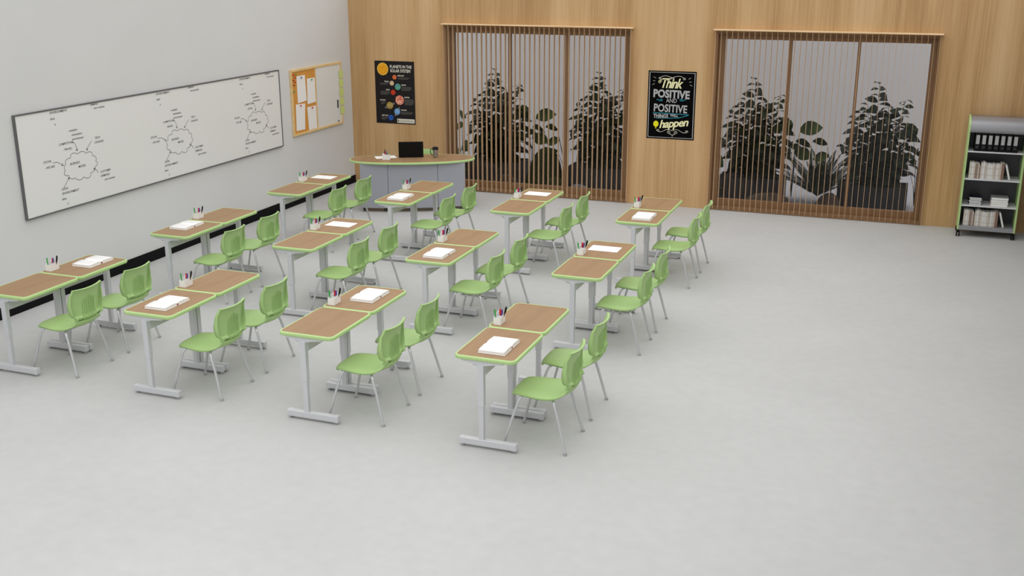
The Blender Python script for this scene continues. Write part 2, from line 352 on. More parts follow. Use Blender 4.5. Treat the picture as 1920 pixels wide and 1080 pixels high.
# ------------------------------------------------------------------ cork board with pinned sheets
def pinboard():
    y0, y1, z0, z1, ym = -1.905, -.367, 1.060, 2.061, -1.18
    r = empty('pin_board', (0, (y0+y1)/2, z0)); T0 = Matrix.Translation((0, -(y0+y1)/2, -z0)); w = .035
    f = MB()
    f.box(.002, .03, y0, y0+w, z0, z1, T0); f.box(.002, .03, y1-w, y1, z0, z1, T0)
    f.box(.002, .03, y0+w, y1-w, z0, z0+w, T0); f.box(.002, .03, y0+w, y1-w, z1-w, z1, T0); f.box(.002, .026, ym-.012, ym+.012, z0+w, z1-w, T0)
    f.build('board_frame', 'pine', r, bevel=.002)
    MB().box(.004, .0185, y0+w, ym-.012, z0+w, z1-w, T0).build('cork_panel', 'cork', r)
    MB().box(.004, .02, ym+.012, y1-w, z0+w, z1-w, T0).build('white_panel', 'board', r)
    tag(r, 'wood-framed half cork, half white board on the left wall near the corner', 'pinboard')
    sheets = [((-1.739, 1.952), (-1.495, 1.955), (-1.475, 1.561), (-1.735, 1.548), 'upper left'),
              ((-1.439, 1.891), (-1.195, 1.885), (-1.19, 1.51), (-1.455, 1.50), 'upper right'),
              ((-1.80, 1.536), (-1.53, 1.523), (-1.57, 1.13), (-1.818, 1.135), 'lower left'),
              ((-1.473, 1.455), (-1.206, 1.455), (-1.20, 1.09), (-1.452, 1.075), 'lower right')]
    for q in sheets:
        c = [Vector((.0205, min(p[0], -1.205), max(p[1], 1.099))) for p in q[:4]]; d = Vector((.0015, 0, 0))
        o = MB().add([v for v in c]+[v+d for v in c], [(0, 1, 2, 3), (7, 6, 5, 4), (0, 4, 5, 1), (1, 5, 6, 2), (2, 6, 7, 3), (3, 7, 4, 0)]).build('pinned_paper', 'page')
        tag(o, 'blank white sheet pinned at the %s of the cork panel' % q[4], 'paper', 'sheets pinned on the cork board')
    def pin(y, z, col, label):
        T = Matrix.Translation((.021, y, z)) @ Matrix.Rotation(PI/2, 4, 'Y')
        o = MB().lathe([(.004, -.001), (.004, .01), (.011, .014), (.014, .02), (.010, .026), (.003, .028)], 10, T).build('push_pin', col)
        tag(o, label, 'push pin', 'push pins on the cork board')
    pin(-1.62, 1.925, 'penblue', 'dark blue push pin holding the upper left sheet on the cork')
    pin(-1.32, 1.865, 'pengreen', 'green push pin holding the upper right sheet on the cork')
    pin(-1.68, 1.505, 'penred', 'red push pin holding the lower left sheet on the cork')
    pin(-1.34, 1.435, 'penred', 'red push pin holding the lower right sheet on the cork')
    for y, z, c, l in ((-1.845, 1.985, 'penred', 'large red push pin in the top left corner of the cork'),
                       (-1.77, 1.985, 'pengreen', 'green push pin in the top left corner beside the large red one'),
                       (-1.80, 1.945, 'penred', 'red push pin just below the two top pins on the cork'),
                       (-1.845, 1.905, 'darkred', 'dark red push pin at left edge, second down on the cork'),
                       (-1.80, 1.875, 'penred', 'small red push pin left of the upper left sheet top'),
                       (-1.84, 1.83, 'darkred', 'dark red push pin, lowest red one at the left cork edge'),
                       (-1.845, 1.735, 'pengreen', 'green push pin alone at the left edge of the cork')):
        pin(y, z, c, l)
    for k in range(5):
        z = 1.86-.145*k; a = (.02, -.03, .015, -.01, .02)[k]
        T = Matrix.Translation((.0312, -.39, z)) @ Matrix.Rotation(a*2, 4, 'X') @ Matrix.Rotation(-.10, 4, 'Z')
        o = MB().box(0, .0015, -.06, .06, -.060, .060, T).build('sticky_note', 'sticky')
        tag(o, 'yellow-green sticky note on the pinboard right edge, %s' % ('topmost of the five', 'second from the top', 'middle of the five', 'fourth from the top', 'lowest of the five')[k], 'sticky note', 'sticky notes on the pinboard edge')
    T = Matrix.Translation((.028, -.525, 0))
    r2 = empty('marker_pen', (.029, -.525, 1.13))
    MB().tube([(0, 0, .0), (0, 0, .20)], .006, 10).build('marker_barrel', 'pentip', r2)
    MB().tube([(0, 0, .20), (0, 0, .33)], .0095, 10).build('marker_cap', 'penblack', r2)
    MB().tube([(0, 0, -.02), (0, 0, .0)], .0095, 10).build('end_plug', 'penblack', r2)
    tag(r2, 'black marker held upright on the white half of the pinboard', 'marker')
pinboard()

# ------------------------------------------------------------------ posters
def planet_poster():
    x0, x1, z0, z1 = .452, 1.166, 1.040, 2.058; w, h = x1-x0, z1-z0
    r = empty('planet_poster', (x0, -.001, z0)); T0 = frame((0, -.004, 0), (1, 0, 0), (0, 0, 1))
    MB().box(0, w, -.004, 0, 0, h).build('sheet', 'poster_k', r)
    T = Matrix.Translation((0, -.0003, 0)) @ T0
    def P(px, py): return ((px-92)/553*w, (1-(py-100)/870)*h)   # px,py measured on an enlarged view
    def C(name, px, py, rad, m, ry=None):
        b = MB(); x, y = P(px, py); disc(b, x, y, rad*w/553, T); b.build(name, m, r)
    b = MB(); x, y = P(205, 212); R = 82*w/553
    pts = [(x+(R*(1 if k % 2 else .9))*math.cos(2*PI*k/48), y+(R*(1 if k % 2 else .9))*math.sin(2*PI*k/48)) for k in range(48)]
    b.add([T @ Vector((p[0], p[1], 0)) for p in pts], [tuple(range(48))]); b.build('sun_rim', 'sun_y', r)
    b = MB(); disc(b, x, y, R*.84, T, z=.0004); b.build('sun_disc', 'sun_o', r)
    cols = {'mercury': (226, 120, 60), 'venus': (222, 196, 160), 'mars': (206, 60, 20), 'neptune': (28, 96, 190)}
    def planet(name, px, py, rad, c1, c2, s=(60, 60, 60)):
        m = varied('print_'+name, [(.45, c1), (.55, c2)], s, nscale=1, rough=.7, detail=1); C('planet', px, py, rad, m)
    planet('mercury', 368, 321, 29, (226, 120, 60), (214, 104, 50)); planet('venus', 327, 405, 30, (222, 196, 160), (206, 176, 138))
    planet('earth', 410, 452, 40, (52, 128, 190), (120, 190, 70)); planet('mars', 342, 533, 33, (206, 60, 20), (188, 50, 18))
    planet('jupiter', 430, 637, 60, (216, 80, 60), (238, 190, 160), (30, 30, 60)); planet('saturn', 290, 717, 46, (190, 160, 70), (150, 124, 50), (20, 20, 70))
    planet('uranus', 392, 800, 41, (120, 176, 226), (92, 146, 206)); planet('neptune', 300, 888, 36, (28, 96, 190), (20, 76, 160))
    b = MB()
    for cx, cy, a, L in ((290, 717, .45, 75), (392, 800, 1.05, 62)):
        x, y = P(cx, cy); q = []
        for k in range(25):
            t = 2*PI*k/24; u = L*w/553*math.cos(t); v = 12*w/553*math.sin(t)
            q.append((x+u*math.cos(a)-v*math.sin(a), y+u*math.sin(a)+v*math.cos(a)))
        T2 = Matrix.Translation((0, -.0004, 0)) @ T
        ribbon(b, q, .0035, T2)
    b.build('planet_rings', 'offwhite', r)
    b = MB()
    def tx(s, px, py, size, al='LEFT', **k):
        x, y = P(px, py); text_into(b, s, size, T @ Matrix.Translation((x, y, 0)), align=al, **k)
    tx('PLANETS IN THE', 305, 195, .068, xs=.78, offset=.0015); tx('SOLAR SYSTEM', 310, 252, .068, xs=.80, offset=.0015)
    b.build('title_lettering', 'offwhite', r)
    for s, px, py in (('MERCURY', 410, 306), ('VENUS', 222, 392), ('EARTH', 462, 434), ('MARS', 242, 506), ('JUPITER', 498, 604), ('SATURN', 152, 652), ('URANUS', 445, 782), ('NEPTUNE', 170, 868)):
        b = MB(); tx(s, px, py, .028, xs=.95, offset=.0008); b.build('planet_name', 'offwhite', r)
    b = MB()
    for px0, px1, py, n in ((412, 580, 330, 2), (160, 285, 412, 2), (462, 600, 458, 4), (165, 292, 524, 4), (498, 630, 628, 6), (165, 230, 672, 3), (445, 615, 804, 3), (165, 250, 888, 3)):
        for k in range(n):
            x, y = P(px0, py+14*k); x2, _ = P(px1-(25 if k == n-1 else 0), py)
            rect(b, x, x2, y, y+.0045, T)
    b.build('fine_print', 'dimtext', r)
    b = MB(); x, y = P(388, 955); x2, y2 = P(633, 898); rect(b, x, x2, y, y2, T); b.build('caption_box', 'offwhite', r)
    b = MB(); rect(b, x+.01, x+.035, y+.015, y2-.015, T, .0004); rect(b, x+.05, x2-.02, y+.02, y+.026, T, .0004); rect(b, x+.05, x2-.02, y+.036, y+.042, T, .0004)
    b.build('caption_marks', 'dimtext', r)
    tag(r, 'dark poster of sun and planets on the wood wall above the teacher desk', 'poster')
planet_poster()

def positive_poster():
    x0, x1, z0, z1 = 5.050, 5.776, 1.035, 2.050; w, h = x1-x0, z1-z0
    r = empty('quote_poster', (x0, -.001, z0)); T0 = frame((0, -.0045, 0), (1, 0, 0), (0, 0, 1))
    MB().box(0, w, -.004, 0, 0, h).build('sheet', 'poster_b', r); T = T0
    def P(px, py):   # enlarged-view pixels, corners (115,85) (745,105) (705,1000) (85,965)
        v = (py-95)/875.; lx = 113-30*v; rx = 745-40*v
        return ((px-lx)/(rx-lx)*w, (1-(py-85-18*(px-lx)/(rx-lx))/885)*h)
    b = MB(); i = .022
    for a, c, wd in ((i, i, .012), ):
        ribbon(b, [(a, a), (w-a, a), (w-a, h-a), (a, h-a)], wd, T, closed=True)
    b.build('border', 'inkgrey', r)
    b = MB()
    def tx(s, px, py, size, **k):
        x, y = P(px, py); text_into(b, s, size, T @ Matrix.Translation((x, y, 0)) @ Matrix.Rotation(k.pop('rot', 0), 4, 'Z'), **k)
    tx('happen', 250, 835, .165, xs=1.02, shear=.35, offset=.004, space=.9, rot=.12)
    b.build('script_lettering', 'cream', r); b = MB(); tx('Think', 262, 305, .20, xs=.78, shear=.35, offset=.0045, space=.88)
    def scurve(c, s, flip=1, n=20, turns=1.3):
        return [(c[0]+flip*s*(1-t/n*.75)*math.cos(turns*2*PI*t/n), c[1]+s*(1-t/n*.75)*math.sin(turns*2*PI*t/n)) for t in range(n+1)]
    ribbon(b, scurve(P(262, 232), .026), .008, T)
    x, y = P(270, 205); x2, y2 = P(400, 225); ribbon(b, [(x, y), ((x+x2)/2, y+.008), (x2, y2)], .009, T)
    b.build('script_lettering', 'cream', r)
    b = MB()
    tx('POSITIVE', 172, 425, .160, xs=.85, offset=.006, rot=-.02, space=1.02); tx('AND', 345, 498, .088, xs=.85, offset=.0005)
    tx('POSITIVE', 176, 612, .160, xs=.79, offset=.004, rot=-.02, space=1.02); tx('THINGS', 176, 700, .085, xs=.75, offset=.003); tx('WILL', 398, 682, .062, xs=.85, offset=.002)
    b.build('block_lettering', 'inkgrey', r)
    b = MB()
    for s in (-1, 1):
        cx, cy = P(425, 180); ribbon(b, [(cx+s*w*.28*t/10, cy+.028*math.sin(PI*t/10)+(-.02 if t > 7 else 0)*(t-7)/3) for t in range(11)], .005, T)
        ribbon(b, scurve((cx+s*w*.25, cy-.012), .02, s), .005, T); ribbon(b, scurve((cx+s*.02, cy-.012), .015, -s), .005, T)
        cx, cy = P(425, 870); ribbon(b, [(cx+s*w*.34*t/12, cy+.022*math.sin(2*PI*t/12)) for t in range(13)], .005, T)
        ribbon(b, scurve((cx+s*w*.30, cy-.005), .022, s), .005, T); ribbon(b, scurve((cx+s*.05, cy-.03), .028, s), .005, T)
        for k in range(3):
            cx, cy = P(425, 190+k*35); a = w*.34+.01*k; ribbon(b, [(cx+s*a, cy), (cx+s*(a+.035), cy+.02-.02*k)], .004, T)
    cx, cy = P(425, 925); ribbon(b, [(cx-.05, cy+.02), (cx, cy), (cx+.05, cy+.02)], .006, T); ribbon(b, [(cx, cy), (cx, cy-.025)], .006, T)
    b.build('flourish', 'offwhite', r)
    b = MB()
    for s, px in ((-1, 255), (1, 570)):
        cx, cy = P(px, 468); ribbon(b, [(cx+s*.07*(1-t/10)-s*.03, cy+.012*math.sin(2*PI*t/10)) for t in range(11)], .008, T); ribbon(b, scurve((cx-s*.035, cy), .02, s), .006, T)
    xa, ya = P(170, 632); xb, yb = P(640, 655); ribbon(b, [(xa, ya), (xb, yb)], .009, T)
    xa, ya = P(385, 705); xb, yb = P(640, 660); ribbon(b, [(xa-.2, ya-.006), (xa, ya+.002), ((xa+xb)/2, ya+.012), (xb, yb)], .008, T)
    b.build('teal_ribbon', 'teal', r)
    b = MB(); cx, cy = P(210, 785); q = []
    for k in range(28):
        t = 2*PI*k/28; rr = .040*(1+.12*math.sin(t)); q.append((cx+rr*math.cos(t), cy+rr*1.15*math.sin(t)))
    b.add([T @ Vector((p[0], p[1], .0003)) for p in q], [tuple(range(28))]); rect(b, cx-.008, cx+.008, cy-.065, cy-.045, T)
    b.build('yellow_bulb', 'yellow', r)
    tag(r, 'black chalk-style quote poster reading Think Positive, between the two windows', 'poster')
positive_poster()

# ------------------------------------------------------------------ student desk
DZ = .761
TMOULD = [(-.014, DZ-.0008), (-.012, DZ+.0006), (-.005, DZ+.0002), (-.001, DZ-.002), (.002, DZ-.007), (.0028, DZ-.015), (.002, DZ-.024), (-.001, DZ-.031), (-.006, DZ-.033), (-.014, DZ-.033)]
def make_desk():
    r = empty('student_desk', (0, 0, 0))
    hx, hy = .2525, .350
    out = rrect(-hx, hx, -hy, hy, .055, 7)
    MB().prism(rrect(-hx+.0125, hx-.0125, -hy+.0125, hy-.0125, .043, 7), DZ-.030, DZ-.0004).build('desktop', 'laminate', r)
    o = band(out, TMOULD, MB()).build('edge_band', 'green_edge', r); o['label'] = 'light green edge banding'
    lx = -.030
    for s in (-1, 1):
        yo = s*hy            # outer face of the leg frame
        ya, yb = (yo+.004, yo+.052) if s < 0 else (yo-.052, yo-.004)
        yc = (ya+yb)/2
        g = MB().box(lx-.021, lx+.021, ya+.004, yb-.004, .07, .40)
        leg = g.build('leg', 'paint', r, bevel=.004)
        MB().box(lx-.025, lx+.025, ya, yb, .352, DZ-.06).build('leg_sleeve', 'paint', leg, bevel=.004)
        f = MB().box(-.214, .262, ya, yb, .020, .075)
        foot = f.build('foot_bar', 'paint', r, bevel=.006)
        for ca, cb in ((-.2145, -.172), (.215, .2635)): MB().box(ca, cb, ya-.0015, yb+.0015, .0185, .0765).build('end_cap', 'paint', foot, bevel=.006)
        for gx in (-.19, .24): MB().lathe([(.014, 0), (.017, .004), (.015, .010), (.008, .012), (.008, .022)], 14, Matrix.Translation((gx, yc, 0))).build('glide', 'glide', foot)
        p = MB().prism([(-.19, DZ-.033), (-.19, DZ-.045), (lx-.07, DZ-.058), (lx-.02, DZ-.072), (lx+.03, DZ-.072), (lx+.08, DZ-.058), (.16, DZ-.045), (.16, DZ-.033)], ya+.006, yb-.006, Matrix(((1, 0, 0, 0), (0, 0, 1, 0), (0, 1, 0, 0), (0, 0, 0, 1))))
        p.build('top_bracket', 'paint', r, bevel=.003, bev_angle=50)
        T = Matrix.Translation((lx-.055, yc, DZ-.072)) @ Matrix.Rotation(-PI/2+.35, 4, 'Y')
        MB().lathe([(.004, -.035), (.004, 0), (.010, .002), (.012, .010), (.008, .016)], 12, T).build('adjustment_knob', 'pentip', r)
    MB().box(lx+.012, lx+.030, -hy+.045, hy-.045, .606, .680).build('crossbar', 'paint', r, bevel=.003)
    return r

# ------------------------------------------------------------------ chair (faces -x)
def interp(keys, t):
    """Catmull-Rom through equally spaced key tuples, t in [0, n-1]"""
    n = len(keys); i = min(int(t), n-2); f = t-i
    g = lambda j: keys[max(0, min(n-1, j))]
    a, b, c, d = g(i-1), g(i), g(i+1), g(i+2)
    return tuple(.5*((2*b[k])+(-a[k]+c[k])*f+(2*a[k]-5*b[k]+4*c[k]-d[k])*f*f+(-a[k]+3*b[k]-3*c[k]+d[k])*f**3) for k in range(len(b)))
SEAT = [(-.224, .418, .125, 0, .0), (-.212, .444, .160, 0, .002), (-.175, .455, .186, 0, .006), (-.09, .452, .208, .0, .010), (.01, .445, .222, .0, .012), (.09, .443, .226, .002, .016), (.165, .447, .214, .010, .022), (.215, .460, .188, .022, .022), (.245, .483, .160, .030, .012), (.257, .510, .146, .034, .0)]
BACK = [(.257, .510, .146, .034, 0), (.278, .528, .150, .036, 0), (.283, .542, .160, .038, 0), (.266, .554, .174, .046, .006), (.261, .580, .186, .046, 0), (.262, .620, .197, .050, 0), (.264, .665, .202, .050, 0), (.270, .710, .198, .046, 0), (.277, .750, .193, .044, 0), (.288, .786, .183, .037, .002), (.294, .806, .177, .034, .006)]
def make_chair():
    r = empty('classroom_chair', (0, 0, 0)); NC = 37
    def row(k, edge_drop=0):
        x, z, hw, fw, lift = k
        R = []
        for j in range(NC):
            s = -1+2*j/(NC-1)
            ss = math.sin(s*PI/2)*.35+s*.65
            R.append((x-fw*ss*ss, hw*ss, z+lift*ss*ss-edge_drop*abs(ss)**5))
        return R
    rows = [row(interp(SEAT, t*(len(SEAT)-1)/44), .026*(1-min(1, t/42)**2)) for t in range(45)]
    MB().grid(rows).build('seat', 'green', r, solid=-.018)
    rows = [row(interp(BACK, t*(len(BACK)-1)/50)) for t in range(51)]
    def skip(i, k):
        s = -1+2*(k+.5)/(NC-1)
        return 9 <= i < 14 and abs(s) < .50 and k % 3 == 1
    b = MB(); b.grid(rows, skip=skip)
    # rearward rim flange, broad low down and narrow at the top
    def fl(p, w): return (p[0]+w, p[1]*1.0, p[2])
    wz = lambda z: .014+.026*max(0, min(1, (.76-z)/.14))*max(.2, min(1, (z-.50)/.06))
    for e in (0, -1):
        L = [rr[e] for rr in rows]; b.grid([L, [fl(p, wz(p[2])*.5) for p in L], [fl(p, wz(p[2])) for p in L]])
    L = rows[-1]; b.grid([L, [fl(p, .016) for p in L]])
    bk = b.build('backrest', 'green', r, solid=-.006)
    # ribs
    rb = MB()
    for q in range(-3, 4):
        yy = q*.024; rr = []
        top = .735-.012*abs(q)
        zs = [.455+(top-.455)*t/24 for t in range(25)]
        for t, z in enumerate(zs):
            allk = SEAT[6:]+BACK[1:]
            for a, c in zip(allk[:-1], allk[1:]):
                if a[1] <= z <= c[1]: f = (z-a[1])/(c[1]-a[1]); x = a[0]+(c[0]-a[0])*f; hw = a[2]+(c[2]-a[2])*f; fw = a[3]+(c[3]-a[3])*f; break
            x -= fw*(yy/hw)**2; d = (.008 if z < .54 else .0015)*(1 if t < 23 else .3)
            rr.append([(x+.002, yy-.002, z), (x+.006+d, yy-.001, z), (x+.006+d, yy+.001, z), (x+.002, yy+.002, z)])
        rb.grid(rr, smooth=False)
    rb.build('back_ribs', 'green', bk, weld=True)
    fr = MB()
    for s in (-1, 1): fr.tube([(-.15, s*.14, .424), (.15, s*.13, .424)], .009, 8)
    fr.tube([(-.12, -.17, .420), (-.12, .17, .420)], .009, 8); fr.tube([(.13, -.17, .418), (.13, .17, .418)], .009, 8)
    fr.build('seat_frame', 'chrome', r)
    for fx in (-1, 1):
        for s in (-1, 1):
            if fx < 0: P = [(-.10, s*.12, .417), (-.115, s*.155, .417), (-.127, s*.177, .412), (-.140, s*.189, .396), (-.150, s*.195, .372), (-.18, s*.206, .28), (-.254, s*.233, .018)]
            else: P = [(.10, s*.12, .417), (.118, s*.160, .417), (.130, s*.182, .412), (.143, s*.194, .396), (.152, s*.200, .372), (.18, s*.208, .28), (.250, s*.236, .018)]
            leg = MB().tube(P, .0115, 12).build('leg', 'chrome', r)
            g = MB().tube([P[-1], (P[-1][0]+fx*.004, P[-1][1]+s*.0015, .0)], .0145, 12); g.build('glide', 'glide', leg)
    return r

# ------------------------------------------------------------------ small desk items
def make_holder():
    r = empty('pencil_holder', (0, 0, 0))
    hx, hy, t = .031, .058, .0022; b = MB(); z0, za, zb = 0, .064, .090
    def wall(x0, x1, y0, y1, h0, h1):
        vs = [(x0, y0, 0), (x1, y0, 0), (x1, y1, 0), (x0, y1, 0), (x0, y0, h0), (x1, y0, h0), (x1, y1, h1), (x0, y1, h1)]
        b.add(vs, [(3, 2, 1, 0), (4, 5, 6, 7), (0, 1, 5, 4), (1, 2, 6, 5), (2, 3, 7, 6), (3, 0, 4, 7)])
    wall(-hx, hx, -hy, -hy+t, za, za); wall(-hx, hx, hy-t, hy, zb, zb)
    wall(-hx, -hx+t, -hy+t, hy-t, za, zb); wall(hx-t, hx, -hy+t, hy-t, za, zb)
    b.box(-hx+t, hx-t, -hy+t, hy-t, 0, .003)
    b.build('box', 'holder', r)
    c = MB().box(-hx+t, hx-t, -.018, -.016, .003, .066).box(-hx+t, hx-t, .017, .019, .003, .072); c.build('divider', 'holder', r)
    return r
def make_pen(name, m, L=.135, rad=.0055):
    r = empty(name, (0, 0, 0))
    MB().tube([(0, 0, 0), (0, 0, L*.55)], rad*.8, 10).build('barrel', 'pentip' if m == 'penred' else m, r)
    MB().tube([(0, 0, L*.55), (0, 0, L*.93), (0, 0, L)], rad, 10).build('cap', m, r)
    MB().box(rad*.8, rad*1.5, -.0012, .0012, L*.62, L*.97).build('clip', m, r)
    return r
def make_book():
    r = empty('open_book', (0, 0, 0)); hx, hy = .108, .168
    MB().box(-hx-.004, hx+.004, -hy-.004, hy+.004, 0, .0025).build('cover', 'page_edge', r, bevel=.0008)
    for s in (-1, 1):
        prof = [(0.001, .020), (.010, .026), (.03, .0295), (.06, .0305), (.10, .029), (.14, .0265), (hy, .024)]
        top = [[(x, s*y, z) for y, z in prof] for x in (-hx, -hx*.5, 0, hx*.5, hx)]
        b = MB(); b.grid(top)
        for x in (-hx, hx):
            b.add([(x, s*y, z) for y, z in prof]+[(x, s*y, .0025) for y, z in prof], [(i, i+1, len(prof)+i+1, len(prof)+i) for i in range(len(prof)-1)])
        b.add([(-hx, s*hy, .024), (hx, s*hy, .024), (hx, s*hy, .0025), (-hx, s*hy, .0025)], [(0, 1, 2, 3)])
        b.add([(-hx, s*.001, .020), (hx, s*.001, .020), (hx, s*.001, .0025), (-hx, s*.001, .0025)], [(0, 1, 2, 3)])
        pg = b.build('page_block', 'page', r, weld=True)
        tx = MB()
        for k in range(9):
            y = .035+k*.0125
            z = interp([(p[1],) for p in prof], min(5.99, 2+(y-.03)/.03 if y < .06 else 3+(y-.06)/.04))[0]+.0006
            tx.add([(-hx*.82, s*y, z), (hx*.82*(1 if k % 3 else .7), s*y, z), (hx*.82*(1 if k % 3 else .7), s*(y+.002), z), (-hx*.82, s*(y+.002), z)], [(0, 1, 2, 3)])
        tx.build('printed_lines', 'inklite', pg)
    b = MB().add([(hx+.001, -.014, .003), (hx+.001, .014, .003), (hx+.001, .003, .021), (hx+.001, -.003, .021), (hx-.012, -.008, .003), (hx-.012, .008, .003), (hx-.012, .002, .016), (hx-.012, -.002, .016)],
                 [(0, 1, 2, 3), (7, 6, 5, 4), (0, 3, 7, 4), (1, 5, 6, 2), (3, 2, 6, 7), (0, 4, 5, 1)])
    o = b.build('spine_band', 'darkred', r); o['label'] = 'dark red spine end'
    return r
def make_paper():
    r = empty('worksheet', (0, 0, 0))
    MB().box(-.158, .158, -.105, .105, 0, .0012).build('sheet', 'page', r)
    b = MB(); T = Matrix.Translation((0, 0, .0016))
    ribbon(b, [(.028*math.cos(t*PI/8)-.005, .034*math.sin(t*PI/8)) for t in range(17)], .003, T)
    ribbon(b, [(.012*math.cos(t*PI/8)-.005, .018*math.sin(t*PI/8)) for t in range(17)], .003, T)
    for k in range(7): ribbon(b, [(-.12+.002*k, -.07+.022*k), (-.05, -.07+.022*k)], .0022, T)
    for k in range(5): ribbon(b, [(.06, -.05+.022*k), (.12, -.05+.022*k)], .0022, T)
    b.build('printed_lines', 'inklite', r)
    return r

COLN = ['rightmost pair', 'third pair from the left', 'second pair from the left', 'leftmost pair']
ROWN = ['nearest row', 'middle row', 'farthest row']
GX, GY, DX, DY, DW = 6.248, -9.050, 1.560, 2.349, .7055
desk0, chair0, hold0, book0, paper0 = make_desk(), make_chair(), make_holder(), make_book(), make_paper()
pens0 = {'green': make_pen('pen', 'pengreen', .118), 'red': make_pen('marker', 'penred', .112, .008), 'blue': make_pen('pen', 'penblue', .118), 'black': make_pen('pen', 'penblack', .142, .007)}
used = set()
def inst(src, loc, rot=(0, 0, 0)):
    if src.name in used: o = copy_tree(src)
    else: o = src; used.add(src.name)
    o.location = loc; o.rotation_euler = rot; return o
def pen_set(hx_, hy_, z, rz, where, group):
    o = inst(hold0, (hx_, hy_, z), (0, 0, rz)); tag(o, 'white plastic pencil holder on the %s' % where, 'pencil holder', group[0])
    Rz = Matrix.Rotation(rz, 3, 'Z')
    for c, px, py, tx_, ty in (('green', -.017, -.034, -.16, -.10), ('red', .008, -.004, -.06, -.16), ('blue', .016, .004, .10, .10), ('black', .012, .036, .30, .12)):
        p = Rz @ Vector((px, py, 0)); q = inst(pens0[c], (hx_+p.x, hy_+p.y, z+.006), (ty, tx_, rz))
        if c == 'red': tag(q, 'red marker in the holder, %s' % where.replace('far desk, ', ''), 'marker', group[1])
        else: tag(q, '%s pen in the holder, %s' % (c, where.replace('far desk, ', '')), 'pen', group[1])
# books / papers: (col, row) -> (kind, x rel right edge, y rel near edge of the pair)
ITEMS = {(0, 0): ('b', -.230, .268), (1, 0): ('b', -.235, 1.105), (2, 0): ('b', -.245, .290), (3, 0): ('b', -.245, 1.165),
         (3, 1): ('b', -.315, .430), (2, 1): ('p', -.275, 1.115), (1, 1): ('b', -.245, .300), (0, 1): ('p', -.270, 1.100),
         (3, 2): ('p', -.300, 1.145), (2, 2): ('b', -.270, .300), (1, 2): ('p', -.275, 1.120), (0, 2): ('b', -.230, .300)}
for j in range(3):
    for i in range(4):
        ex = GX-DX*i; ey = GY+DY*j
        for k in range(2):
            side = 'near' if k == 0 else 'far'
            o = inst(desk0, (ex-.255, ey+DW*(k+.5), 0))
            tag(o, '%s student desk with green edge, %s, %s of desks' % (side, COLN[i], ROWN[j]), 'desk', 'student desks in twelve pairs')
            o = inst(chair0, (ex+.117, ey+.357+.704*k, 0))
            tag(o, 'green plastic chair at the %s desk, %s, %s' % (side, COLN[i], ROWN[j]), 'chair', 'green chairs at the student desks')
        pen_set(ex-.440, ey+DW+.118, DZ, 0, 'far desk, %s, %s' % (COLN[i], ROWN[j]), ('pencil holders on the student desks', 'pens and markers in the pencil holders'))
        kd, ix, iy = ITEMS[(i, j)]; side = 'near' if iy < .7 else 'far'
        if kd == 'b':
            o = inst(book0, (ex+ix, ey+iy, DZ+.0005)); tag(o, 'open white book lying on the %s desk, %s, %s' % (side, COLN[i], ROWN[j]), 'book', 'open books on the student desks')
        else:
            o = inst(paper0, (ex+ix, ey+iy, DZ+.0005)); tag(o, 'white worksheet lying on the %s desk, %s, %s' % (side, COLN[i], ROWN[j]), 'paper', 'worksheets on the student desks')

# ------------------------------------------------------------------ teacher desk
TA = math.atan2(.423, .906)
TC = Vector((1.005*.906+2.06*.423, 1.005*.423-2.06*.906, 0))     # centre of the top
def make_teacher_desk():
    r = empty('teacher_desk', TC, TA)
    n = 72; out = []
    for k in range(n):
        t = 2*PI*k/n; c, s = math.cos(t), math.sin(t)
        e = 2.15 if s < 0 else 3.0
        x = .945*math.copysign(abs(c)**(2/e), c); y = (.385 if s < 0 else .36)*math.copysign(abs(s)**(2/e), s)
        out.append((x, y))
    inn = [(x*.985, y*.963) for x, y in out]
    MB().prism(inn, DZ-.026, DZ-.0004).build('desktop', 'laminate_t', r)
    band(out, [(o*1.1, z) for o, z in TMOULD], MB()).build('edge_band', 'green_edge', r)
    def yf(x): return -.225-.10*(1-(x/.80)**2)
    for a, c in ((-.785, -.372), (-.366, .372), (.378, .785)):
        nn = 8; P = [(a+(c-a)*t/nn, yf(a+(c-a)*t/nn)) for t in range(nn+1)]; Q = [(x, y+.018) for x, y in reversed(P)]
        MB().prism(P+Q, .062, DZ-.028).build('modesty_panel', 'panel', r, weld=True)
    s = MB()
    for x in (-.369, .375): s.box(x-.003, x+.003, yf(x)+.004, yf(x)+.016, .07, DZ-.03)
    s.build('panel_seam', 'seam', r)
    for x in (-.76, .76):
        MB().box(x-.012, x+.012, -.215, .24, .062, DZ-.028).build('side_panel', 'panel', r)
    for x, y in ((-.735, -.19), (-.42, -.215), (.42, -.215), (.735, -.19), (-.735, .22), (.735, .22)):
        g = MB(); T = Matrix.Translation((x, y, 0))
        g.box(-.012, .012, -.03, .012, .035, .06, T)
        for w in (-1, 1): g.lathe([(.006, -.006), (.027, -.006), (.029, 0), (.027, .006), (.006, .006)], 16, T @ Matrix.Translation((w*.014, -.008, .029)) @ Matrix.Rotation(PI/2, 4, 'Y'))
        g.lathe([(.006, .055), (.006, .064)], 10, T); g.build('caster', 'black', r)
    return tag(r, 'long oval teacher desk with green edge and grey front panels', 'desk')
make_teacher_desk()
def on_desk(al, nn):   # along / toward-class offsets, metres
    return Vector((al*.906+nn*.423, al*.423-nn*.906, DZ))
